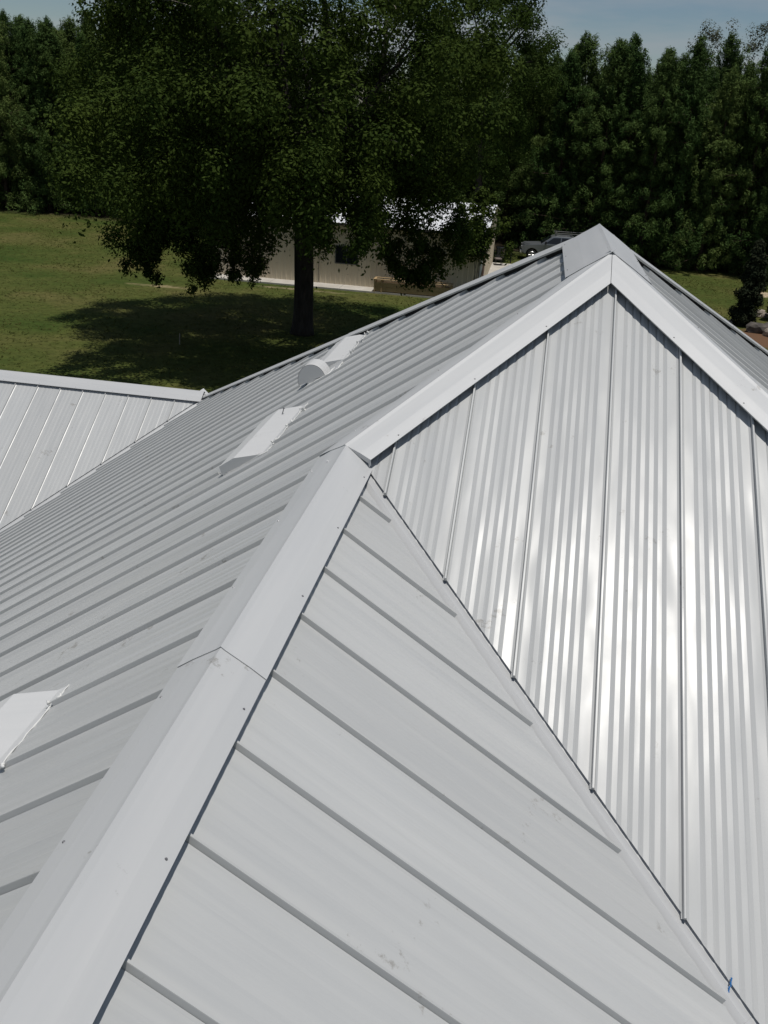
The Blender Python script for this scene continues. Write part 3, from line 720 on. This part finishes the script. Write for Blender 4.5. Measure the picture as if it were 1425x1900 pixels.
def plant_pine(x, y, k, s, rz, label, group, sz=1.0):
    o = bpy.data.objects.new('pine_tree', None); o.empty_display_size = .2
    link(o, None, Matrix.Translation((x, y, ZG)) @ Matrix.Rotation(rp.uniform(-.05, .05), 4, 'X') @ Matrix.Rotation(rp.uniform(-.05, .05), 4, 'Y') @ Matrix.Rotation(rz, 4, 'Z') @ Matrix.Diagonal((s * rp.uniform(.85, 1.2), s * rp.uniform(.85, 1.2), s * sz, 1))); tag(o, label, 'tree', group)
    for nm, me in zip(('trunk', 'crown'), PINES[k]):
        c = bpy.data.objects.new(nm, me); link(c, o, WM[o.name])
rp = random.Random(21)
ORD = ['first', 'second', 'third', 'fourth', 'fifth', 'sixth', 'seventh', 'eighth', 'ninth', 'tenth', 'eleventh', 'twelfth', 'thirteenth', 'fourteenth', 'fifteenth', 'sixteenth', 'seventeenth', 'eighteenth', 'nineteenth', 'twentieth']
front_right = [(1.4 + 2.25 * i + rp.uniform(-.5, .5), 75.8 - .29 * 2.25 * i + rp.uniform(-1.0, 1.0), rp.uniform(.93, 1.05)) for i in range(11)]
for i, (x, y, s) in enumerate(front_right):
    plant_pine(x, y, i % 5, s, rp.uniform(0, 6.28), f'{ORD[i]} bushy pine of the front row right of the pickup truck, counted from the truck', 'front row pines right of the truck', rp.uniform(.97, 1.05))
front_left = [(-54.5 + 2.4 * i + rp.uniform(-.5, .5), 73.4 + .30 * 2.4 * min(i, 8) * .8 + rp.uniform(-.8, .8), rp.uniform(.94, 1.05)) for i in range(12)]
for i, (x, y, s) in enumerate(front_left):
    plant_pine(x, y, (i + 1) % 5, s, rp.uniform(0, 6.28), f'{ORD[i]} dense pine along the lawn left of the oak, counted from the left', 'front row pines left of the oak', rp.uniform(.97, 1.05))
for row, (dy, off) in enumerate(((2.8, 1.4), (5.8, 0.2), (9.2, 1.8), (13.0, .6))):
    x = -62 + off
    while x < 34:
        y0 = 76.5 if x < -20 else (78.5 if x < 1 else 75.5 - (x - 1) * .27)
        if not (-24 < x < -7 and row > 0):
            plant_pine(x + rp.uniform(-.7, .7), y0 + dy + rp.uniform(-.8, .8), rp.randrange(5), rp.uniform(.94, 1.06), rp.uniform(0, 6.28), 'tall dark pine deep in the dense wood, behind the front rows', 'pines inside the dense wood', rp.uniform(.95, 1.08))
        x += 2.9 + 0.25 * row + rp.uniform(-.5, .5)

def broad_tree(name, loc, H, rad, crown_lo, ncl, label, leafm='oakleaf', lsize=.2, count=(220, 380), seed=0, group=None, barkm='bark', rr=(.7, 1.3)):
    r = random.Random(seed); tb = MB(); tb.tube([(0, 0, 0), (.1, 0, H * .25), (0, .1, H * .5), (.1, .1, H * .72)], [.34, .27, .22, .12], 10)
    C, Rd, N = [], [], []
    for i in range(9):
        a = i * 2.4; z = H * r.uniform(.35, .65); limb(tb, (0, 0, z), (math.cos(a) * rad * .75, math.sin(a) * rad * .75, z + H * r.uniform(.1, .28)), .12, .025, .15, 6, 6, seed * 31 + i)
    for i in range(ncl):
        d = RNG.normal(size=3); d /= np.linalg.norm(d); f = RNG.uniform(.45, 1.0) ** .7; hz = (H - crown_lo) / 2
        C.append((d[0] * rad * f, d[1] * rad * f, crown_lo + hz + d[2] * hz * f)); Rd.append(RNG.uniform(*rr)); N.append(RNG.integers(*count))
    V = leaves(C, Rd, N, lsize, .85, .05, .5)
    return make_tree(name, loc, tb, V, M[leafm], M[barkm], label, 'tree', group)
broad_tree('oak_tree', (-5.4, 69.5, ZG), 21.5, 5.0, 5.0, 170, 'tall oak behind the shed, its crown edge against the open sky', seed=2)
broad_tree('oak_tree', (-14.0, 74.0, ZG), 23.0, 6.0, 4.5, 180, 'tall broad oak rising straight behind the near oak', seed=3)
broad_tree('oak_tree', (-25.5, 71.5, ZG), 22.5, 6.0, 4.0, 180, 'tall broad oak left of the near oak, at the edge of the wood', seed=4)
broad_tree('oak_tree', (-35.0, 79.5, ZG), 22.0, 5.0, 6.0, 120, 'leafy tree standing above the pines at the upper left', seed=5)
broad_tree('pale_tree', (13.9, 93.0, ZG), 19.8, 2.4, 12.0, 44, 'thin tall half bare tree above the pines at the upper right', 'paleleaf', .2, (50, 90), 6, barkm='twig', rr=(.5, .9))
broad_tree('pale_tree', (18.2, 93.5, ZG), 19.8, 2.2, 12.5, 44, 'pale sparse tree at the right edge, above the pines', 'paleleaf', .2, (60, 100), 7, barkm='twig', rr=(.5, .9))

# ------------------------------------------------------------------ shed
SX0, SX1, SY0, SY1 = -20.6, -3.55, 51.6, 67.0
SZ = ZG + 3.85; RZ = SZ + 0.92; SM = (SY0 + SY1) / 2
shed = empty('metal_shed', ((SX0 + SX1) / 2, SM, ZG), 0, 'long tan metal shed with white roof behind the large oak', 'shed')
def ribbed(mb, p0, ux, uz, n, w, h0, h1=None):
    """sheet from p0 along ux, height along uz, with raised ribs facing n"""
    h1 = h0 if h1 is None else h1; us = []
    k = 3; c = 0.0
    prof = [(0, .0)]
    for i in range(k):
        u = (i + .5) * w / k; prof += [(u - .045, 0), (u - .025, .028), (u + .025, .028), (u + .045, 0)]
    prof.append((w, 0))
    o = len(mb.v)
    for u, d in prof:
        h = h0 + (h1 - h0) * u / w; a = p0 + ux * u + n * d; mb.v += [tuple(a), tuple(a + uz * h)]
    for i in range(len(prof) - 1): mb.f.append((o + 2 * i, o + 2 * i + 2, o + 2 * i + 3, o + 2 * i + 1))
npan = 18; pw = (SX1 - SX0) / npan
for i in range(npan):
    m_ = MB(); ribbed(m_, Vector((SX0 + i * pw, SY0, ZG + .1)), Vector((1, 0, 0)), Vector((0, 0, 1)), Vector((0, -1, 0)), pw - .004, 3.72); m_.build('wall_panel', M['shed_wall'], shed)
npe = 16; pe = (SY1 - SY0) / npe
for i in range(npe):
    y = SY0 + i * pe; rise = lambda yy: 3.72 + .92 * (1 - abs(yy - SM) / (SM - SY0)) 
    for sx, nx in ((SX1, 1), (SX0, -1)):
        m_ = MB(); ribbed(m_, Vector((sx, y, ZG + .1)), Vector((0, 1, 0)), Vector((0, 0, 1)), Vector((nx, 0, 0)), pe - .004, rise(y), rise(y + pe)); m_.build('wall_panel', M['shed_wall'], shed)
m_ = MB(); m_.box((SX0 + .05, SY0 + .03, ZG), (SX1 - .03, SY1, SZ - .05)); m_.build('frame_core', M['dark_trim'], shed)
nrp = 19; rpw = (SX1 - SX0 + .5) / nrp
for i in range(nrp):
    for s in (-1, 1):
        m_ = MB(); y0 = SM + s * (SM - SY0 + .3); dirv = Vector((0, -s * (SM - SY0 + .3), .98)); 
        ribbed(m_, Vector((SX0 - .25 + i * rpw, y0, SZ - .02)), Vector((1, 0, 0)), dirv, Vector((0, 0, 1)), rpw - .004, 1.0); m_.build('roof_panel', M['shed_roof'], shed)
m_ = MB(); m_.prism([(SM - .3, RZ + .02), (SM, RZ + .09), (SM + .3, RZ + .02), (SM, RZ + .04)], 'x', SX0 - .27, SX1 + .27); m_.build('ridge_cap', M['shed_roof'], shed)
m_ = MB(); m_.box((SX0 - .25, SY0 - .31, SZ - .17), (SX1 + .25, SY0 - .27, SZ - .03)); m_.build('eave_trim', M['dark_trim'], shed)
m_ = MB(); m_.box((SX1 - .06, SY0 - .05, ZG + .1), (SX1 + .05, SY0 + .06, SZ - .08)); m_.build('corner_trim', M['shed_roof'], shed)
# window
wx0, wx1, wz0, wz1 = -12.55, -11.2, ZG + 1.42, ZG + 2.42
wf = MB(); t_ = .06; yy = SY0 - .05
for a, b in (((wx0 - t_, yy, wz0 - t_), (wx1 + t_, SY0 + .02, wz0)), ((wx0 - t_, yy, wz1), (wx1 + t_, SY0 + .02, wz1 + t_)), ((wx0 - t_, yy, wz0), (wx0, SY0 + .02, wz1)), ((wx1, yy, wz0), (wx1 + t_, SY0 + .02, wz1)), (((wx0 + wx1) / 2 - .025, yy + .005, wz0), ((wx0 + wx1) / 2 + .025, SY0 + .02, wz1))): wf.box(a, b)
wo = wf.build('window', M['alu'], shed)
for a, b in ((wx0, (wx0 + wx1) / 2 - .025), ((wx0 + wx1) / 2 + .025, wx1)):
    q = MB(); q.box((a, SY0 - .034, wz0), (b, SY0 - .030, wz1)); q.build('pane', M['glass'], wo)
# door in the end wall, wall light, cable
q = MB(); q.box((SX1 + .03, SY0 + .9, ZG + .12), (SX1 + .09, SY0 + 2.3, ZG + 2.35)); do = q.build('door', M['brown'], shed, bevel=.01)
q = MB(); q.tube([(SX1 + .09, SY0 + 1.05, ZG + 1.15), (SX1 + .15, SY0 + 1.05, ZG + 1.15)], .03, 8); q.build('handle', M['chrome'], do)
q = MB(); q.box((-13.62, SY0 - .14, ZG + 2.42), (-13.46, SY0 - .02, ZG + 2.58)); q.build('outlet_box', M['alu'], shed)
q = MB(); q.tube([(-13.55, SY0 - .05, ZG + 2.45), (-13.6, SY0 - .06, ZG + 1.6), (-13.63, SY0 - .06, ZG + .8), (-13.6, SY0 - .06, ZG + .16)], .015, 5); q.build('cable', M['dark_trim'], shed)

# concrete
m_ = MB()
for i in range(8):
    x0 = SX0 - .2 + i * 2.2; m_.box((x0, 50.15, ZG - .1), (x0 + 2.185, SY0 - .0, ZG + .10))
tag(m_.build('walkway', M['concrete']), kind='structure')
m_ = MB()
for i in range(3):
    for j in range(5):
        m_.box((SX1 - 0.0 + i * 1.25, SY0 - 1.4 + j * 3.3, ZG - .1), (SX1 + 1.235 + i * 1.25, SY0 + 1.885 + j * 3.3, ZG + .06 + .003 * ((i + j) % 2)))
tag(m_.build('concrete_pad', M['concrete']), kind='structure')

# wooden planter along the walkway
pl = empty('planter_box', (-7.5, 50.55, ZG + .1), 0, 'long tan wooden planter box on the walkway along the shed wall', 'planter')
px0, px1, py0, py1, pz0 = -9.85, -5.1, 50.2, 50.85, ZG + .1
for x in (px0, px0 + .42, px1 - .5, px1 - .09):
    for y in (py0 - .045, py1 - .04):
        q = MB(); q.box((x, y, pz0), (x + .09, y + .085, pz0 + .74)); q.build('post', M['wood'], pl, bevel=.006)
nb = 7; bw = (px1 - px0 - .2) / nb
for i in range(nb):
    for k in range(2):
        q = MB(); q.box((px0 + .1 + i * bw, py0 - .008 * (k % 2), pz0 + .05 + k * .27), (px0 + .1 + (i + 1) * bw - .012, py0 + .04, pz0 + .31 + k * .27)); q.build('front_board', M['wood'], pl)
for k in range(2):
    q = MB(); q.box((px0 + .1, py1 - .04, pz0 + .05 + k * .27), (px1 - .1, py1, pz0 + .31 + k * .27)); q.build('back_board', M['wood'], pl)
    for x in (px0 + .02, px1 - .06):
        q = MB(); q.box((x, py0 + .045, pz0 + .05 + k * .27), (x + .035, py1 - .045, pz0 + .31 + k * .27)); q.build('end_board', M['wood'], pl)
for y in (py0 - .09, py1 - .05):
    q = MB(); q.box((px0 - .03, y, pz0 + .742), (px1 + .03, y + .14, pz0 + .782)); q.build('top_rail', M['wood'], pl, bevel=.005)
for x in (px0 - .03, px1 - .11):
    q = MB(); q.box((x, py0 + .052, pz0 + .744), (x + .14, py1 - .052, pz0 + .78)); q.build('top_rail', M['wood'], pl, bevel=.005)
q = MB(); q.box((px0 + .08, py0 + .045, pz0 + .02), (px1 - .08, py1 - .045, pz0 + .5)); q.build('soil', M['soil'], pl)

# small tree at the shed corner
tb = MB(); C, Rd, N = [], [], []
for i in range(6):
    a = i * 1.05; e = Vector((.1 + .4 * math.cos(a), .3 * math.sin(a), 3.1 + .2 * i)); limb(tb, (.05 * math.cos(a), .05 * math.sin(a), 0), e, .04, .015, .12, 7, 6, 50 + i)
for i in range(60):
    C.append((RNG.normal(-.1, .65), RNG.normal(0, .5), RNG.uniform(2.7, 6.4))); Rd.append(RNG.uniform(.25, .5)); N.append(110)
make_tree('small_tree', (-3.75, 50.5, ZG), tb, leaves(C, Rd, N, .2, 1.0, .2, .5), M['oakleaf'], M['twig'], 'slender many-stemmed young tree at the right corner of the shed')

# ------------------------------------------------------------------ bin, chair, post
bn = empty('wheelie_bin', (-3.0, 67.6, ZG + .06), R(8), 'black wheeled rubbish bin on the concrete at the rear corner of the shed', 'bin')
def local(mb, name, m, parent, **k): return mb.build(name, m, parent, WM[parent.name], world=False, **k)
q = MB(); b0, b1 = .26, .36
q.v = [(-b0, -b0, .06), (b0, -b0, .06), (b0, b0, .06), (-b0, b0, .06), (-b1, -b1, 1.0), (b1, -b1, 1.0), (b1, b1, 1.0), (-b1, b1, 1.0)]
q.f = [(3, 2, 1, 0), (4, 5, 6, 7), (0, 1, 5, 4), (1, 2, 6, 5), (2, 3, 7, 6), (3, 0, 4, 7)]; local(q, 'body', M['bin'], bn, bevel=.03)
q = MB(); q.prism([(-.40, 1.0), (.40, 1.0), (.38, 1.07), (0, 1.10), (-.38, 1.07)], 'x', -.4, .4); local(q, 'lid', M['bin'], bn, bevel=.01)
q = MB(); q.tube([(-.3, .42, 1.0), (.3, .42, 1.0)], .02, 8); local(q, 'handle', M['bin'], bn)
for x in (-.3, .3):
    q = MB(); q.tube([(x - .03, .27, .12), (x + .03, .27, .12)], .12, 14); local(q, 'wheel', M['rubber'], bn)
ch = empty('patio_chair', (-3.05, 65.6, ZG + .066), R(-80), 'dark cushioned patio rocker in front of the rubbish bin', 'chair')
q = MB(); q.prism([(-.28, .40), (.28, .42), (.28, .50), (-.28, .49)], 'x', -.28, .28); local(q, 'seat', M['cushion'], ch, bevel=.02)
q = MB(); q.prism([(.20, .50), (.29, .52), (.42, 1.12), (.34, 1.14)], 'x', -.27, .27); local(q, 'backrest', M['cushion'], ch, bevel=.02)
for s in (-1, 1):
    q = MB(); q.tube([(s * .32, -.26, .42), (s * .32, -.28, .66), (s * .32, .3, .66), (s * .32, .38, .5)], .02, 7); local(q, 'armrest', M['iron'], ch)
    q = MB(); q.tube([(s * .27, -.36, .05), (s * .27, -.15, .018), (s * .27, .15, .018), (s * .27, .42, .06)], .02, 7); local(q, 'rocker', M['iron'], ch)
    for y in (-.2, .22):
        q = MB(); q.tube([(s * .28, y, .42), (s * .27, y * 1.05, .02)], .018, 7); local(q, 'leg', M['iron'], ch)
q = MB(); q.box((-.26, -.24, .37), (.26, .24, .395)); local(q, 'seat_frame', M['iron'], ch)
q = MB(); q.tube([(-2.2, 67.4, ZG), (-2.2, 67.4, ZG + .95), (-2.2, 67.4, ZG + 1.0)], [.05, .05, .02], 8); tag(q.build('marker_post', M['iron']), 'short thin dark post at the edge of the concrete, between bin and truck', 'post')
q = MB(); q.tube([(-15.9, 33.6, ZG), (-15.88, 33.6, ZG + .5)], [.025, .02], 6); tag(q.build('stake', M['twig']), 'thin pale stake in the shaded grass left of the oak trunk', 'stake')

# ------------------------------------------------------------------ pickup truck
tk = empty('pickup_truck', (1.35, 70.95, ZG), R(2), 'silver crew cab pickup truck with roof rack parked under the trees', 'truck')
def LX(x): return x           # front of the truck towards -x
def arch(cx, r, z0, n=10): return [(cx + r * math.cos(math.pi - math.pi * i / n), z0 + r * math.sin(math.pi - math.pi * i / n)) for i in range(n + 1)]
fa, ra = -2.05, 1.75
body = [(-2.88, .55), (-2.92, .78), (-2.9, 1.08), (-2.72, 1.22), (-1.35, 1.30), (-1.28, 1.30), (2.98, 1.30), (3.0, .6)]
low = [(-2.62, .52)] + arch(fa, .47, .48) + arch(ra, .47, .48) + [(2.9, .52)]
side = [(-2.9, .6)] + arch(fa, .48, .46)[0:] + arch(ra, .48, .46) + [(3.0, .62), (3.0, 1.30), (-1.3, 1.30), (-2.70, 1.19), (-2.9, 1.05)]
q = MB()
hw = .98
# side skins as n-gons with wheel openings, plus hood, nose and underside
q.prism(side, 'y', -hw, hw); local(q, 'body', M['paint'], tk, bevel=.03)
q = MB(); cab = [(-1.42, 1.29), (-.62, 1.86), (-.35, 1.93), (.95, 1.94), (1.15, 1.88), (1.32, 1.29)]
o_ = len(q.v)
for y, ins_ in ((-hw + .02, 0), (hw - .02, 0)):
    for x, z in cab:
        k = (z - 1.29) / .64 * .16; q.v.append((x, y - math.copysign(k, y), z))
n_ = len(cab); q.f = [tuple(range(n_)), tuple(reversed(range(n_, 2 * n_)))] + [(i, n_ + i, n_ + (i + 1) % n_, (i + 1) % n_) for i in range(n_)]
local(q, 'cab', M['paint'], tk, bevel=.04)
for s in (-1, 1):
    def sidepl(x, z): k = (z - 1.29) / .64 * .16; return (x, s * (hw - .02 - k + .006), z)
    for poly_ in ([(-1.08, 1.36), (-.5, 1.80), (.08, 1.83), (.08, 1.36)], [(.16, 1.36), (.16, 1.83), (.88, 1.83), (1.0, 1.36)]):
        q = MB(); q.face([sidepl(x, z) for x, z in poly_]); local(q, 'side_window', M['glass'], tk)
    q = MB(); q.box((-1.12, s * 1.0 - .04 if s < 0 else .98, 1.33), (-.98, -.98 if s < 0 else 1.12, 1.52)) if False else q.box((-1.12, min(s * .97, s * 1.2), 1.33), (-.98, max(s * .97, s * 1.2), 1.52)); local(q, 'mirror', M['black'], tk, bevel=.02)
    q = MB(); q.box((-2.93, min(s * .62, s * .97), .88), (-2.72, max(s * .62, s * .97), 1.08)); local(q, 'headlight', M['lens'], tk, bevel=.02)
    q = MB(); q.box((2.96, min(s * .82, s * .985), .85), (3.02, max(s * .82, s * .985), 1.2)); local(q, 'tail_light', M['rust'], tk)
    for x in (-.02, .98):
        h_ = MB(); h_.box((x - .2, min(s * .978, s * 1.01), 1.12), (x, max(s * .978, s * 1.01), 1.16)); local(h_, 'door_handle', M['black'], tk)
    for x in (fa, ra):
        w = MB(); yc = s * .87; prof = [(.0, -.13), (.26, -.13), (.39, -.12), (.415, -.08), (.415, .08), (.39, .12), (.26, .13)]
        for i in range(24):
            for j, (r_, dy) in enumerate(prof):
                an = 2 * math.pi * i / 24; w.v.append((x + r_ * math.cos(an), yc + dy, .415 + r_ * math.sin(an)))
        L2 = len(prof)
        for i in range(24):
            for j in range(L2 - 1): w.f.append((i * L2 + j, i * L2 + j + 1, ((i + 1) % 24) * L2 + j + 1, ((i + 1) % 24) * L2 + j))
        wo_ = local(w, 'wheel', M['rubber'], tk)
        rm = MB(); rm.tube([(x, yc + s * .10, .415), (x, yc + s * .137, .415)], [.10, .08], 12)
        for i in range(6):
            an = i * math.pi / 3; d = Vector((math.cos(an), 0, math.sin(an))); p = Vector((x, yc + s * .125, .415)); rm.tube([p + d * .06, p + d * .255], [.045, .035], 6)
        ring = [(x + .255 * math.cos(2 * math.pi * i / 24), yc + s * .125, .415 + .255 * math.sin(2 * math.pi * i / 24)) for i in range(25)]; rm.tube(ring, .022, 6)
        local(rm, 'rim', M['chrome'], wo_)
q = MB(); q.face([(-1.385, -.80, 1.335), (-1.385, .80, 1.335), (-.66, .70, 1.845), (-.66, -.70, 1.845)]); q.v = [(x - .012, y, z + .012) for x, y, z in q.v]; local(q, 'windscreen', M['glass'], tk)
q = MB(); q.box((-3.02, -.97, .5), (-2.84, .97, .76)); local(q, 'front_bumper', M['chrome'], tk, bevel=.04)
q = MB(); q.box((-2.95, -.6, .8), (-2.86, .6, 1.1)); local(q, 'grille', M['black'], tk, bevel=.02)
q = MB(); q.box((-2.3, -.88, .35), (2.7, .88, .6)); local(q, 'chassis', M['black'], tk)
q = MB(); q.box((1.4, -.84, 1.302), (2.92, .84, 1.31)); local(q, 'truck_bed', M['black'], tk)
for s in (-1, 1):
    q = MB(); q.tube([(-.45, s * .66, 2.16), (2.9, s * .72, 2.16)], .028, 8); local(q, 'rack_rail', M['alu'], tk)
    for x in (-.3, .9):
        q = MB(); q.tube([(x, s * .70, 1.9), (x, s * .68, 2.16)], .025, 6); local(q, 'rack_post', M['alu'], tk)
    q = MB(); q.tube([(2.8, s * .9, 1.3), (2.8, s * .72, 2.16)], .028, 6); local(q, 'rack_post', M['alu'], tk)
for x in (-.3, .9, 2.1, 2.8):
    q = MB(); q.tube([(x, -.8, 2.19), (x, .8, 2.19)], .025, 8); local(q, 'rack_bar', M['chrome'], tk)

# ------------------------------------------------------------------ columnar junipers, rocks
def juniper(loc, H, rad, label, seed):
    tb = MB(); tb.tube([(0, 0, 0), (.03, 0, H * .3), (0, .02, H * .9)], [.09, .07, .01], 8); C, Rd, N = [], [], []
    r = random.Random(seed)
    for i in range(190):
        t = i / 190; z = .15 + t * (H - .25); pr = rad * min(1, .7 + 2.2 * t) * (1 - t ** 2.6) + .05; a = r.uniform(0, 6.28); f = r.uniform(.2, .85)
        C.append((math.cos(a) * pr * f, math.sin(a) * pr * f, z)); Rd.append(r.uniform(.18, .32)); N.append(70)
    make_tree('juniper', loc, tb, leaves(C, Rd, N, .21, 1.3, 0, .4, (0, 0, 1), .6), M['juniper'], M['bark'], label, 'shrub', 'columnar junipers right of the roof')
juniper((12.0, 50.4, ZG), 4.7, .85, 'tall narrow dark juniper beside the rocks, the complete one', 1)
juniper((14.55, 52.6, ZG), 4.6, .85, 'dark juniper cut off by the right edge of the picture', 2)
def rock_mesh(seed, sx, sy, sz):
    import bmesh
    bm = bmesh.new(); bmesh.ops.create_icosphere(bm, subdivisions=2, radius=1); r = random.Random(seed)
    ph = [r.uniform(0, 6) for _ in range(6)]
    for v in bm.verts:
        p = v.co; k = 1 + .22 * math.sin(p.x * 2.3 + ph[0]) * math.sin(p.y * 2.1 + ph[1]) + .16 * math.sin(p.z * 3.1 + ph[2] + p.x * 1.7) + r.uniform(-.07, .07)
        v.co = Vector((p.x * sx * k, p.y * sy * k, p.z * sz * k + sz * .45))
    me = bpy.data.meshes.new('rock'); bm.to_mesh(me); bm.free(); return me
rr_ = random.Random(9)
def rock(x, y, s, m, label, group, dz=0.0):
    me = rock_mesh(rr_.random(), s, s * rr_.uniform(.7, 1), s * rr_.uniform(.45, .7)); me.materials.append(M[m]); o = bpy.data.objects.new('rock', me)
    link(o, None, Matrix.Translation((x, y, ZG + dz)) @ Matrix.Rotation(rr_.uniform(0, 6), 4, 'Z')); tag(o, label, 'rock', group)
for i in range(9): rock(13.2 + rr_.uniform(-.75, .75), 54.0 + rr_.uniform(-.5, .5), rr_.uniform(.18, .34), 'rock', 'small pale stone of the heap between the two junipers', 'pale stone heap between the junipers', .18 * (i % 2))
for i in range(4): rock(10.95 + rr_.uniform(-.5, .5), 51.3 + rr_.uniform(-.5, .4), rr_.uniform(.16, .28), 'rock', 'small pale stone at the left foot of the juniper', 'pale stones left of the juniper')
rock(13.55, 49.3, .85, 'rockd', 'large dark boulder at the right edge in front of the junipers', 'boulders in the dirt bed')
rock(12.35, 48.7, .62, 'rockd', 'rounded brown boulder right at the foot of the juniper', 'boulders in the dirt bed')
rock(12.9, 47.9, .42, 'rock', 'small grey boulder in front of the dark one', 'boulders in the dirt bed')
rock(13.35, 47.3, .3, 'rock', 'smallest grey boulder lowest in the dirt bed', 'boulders in the dirt bed')
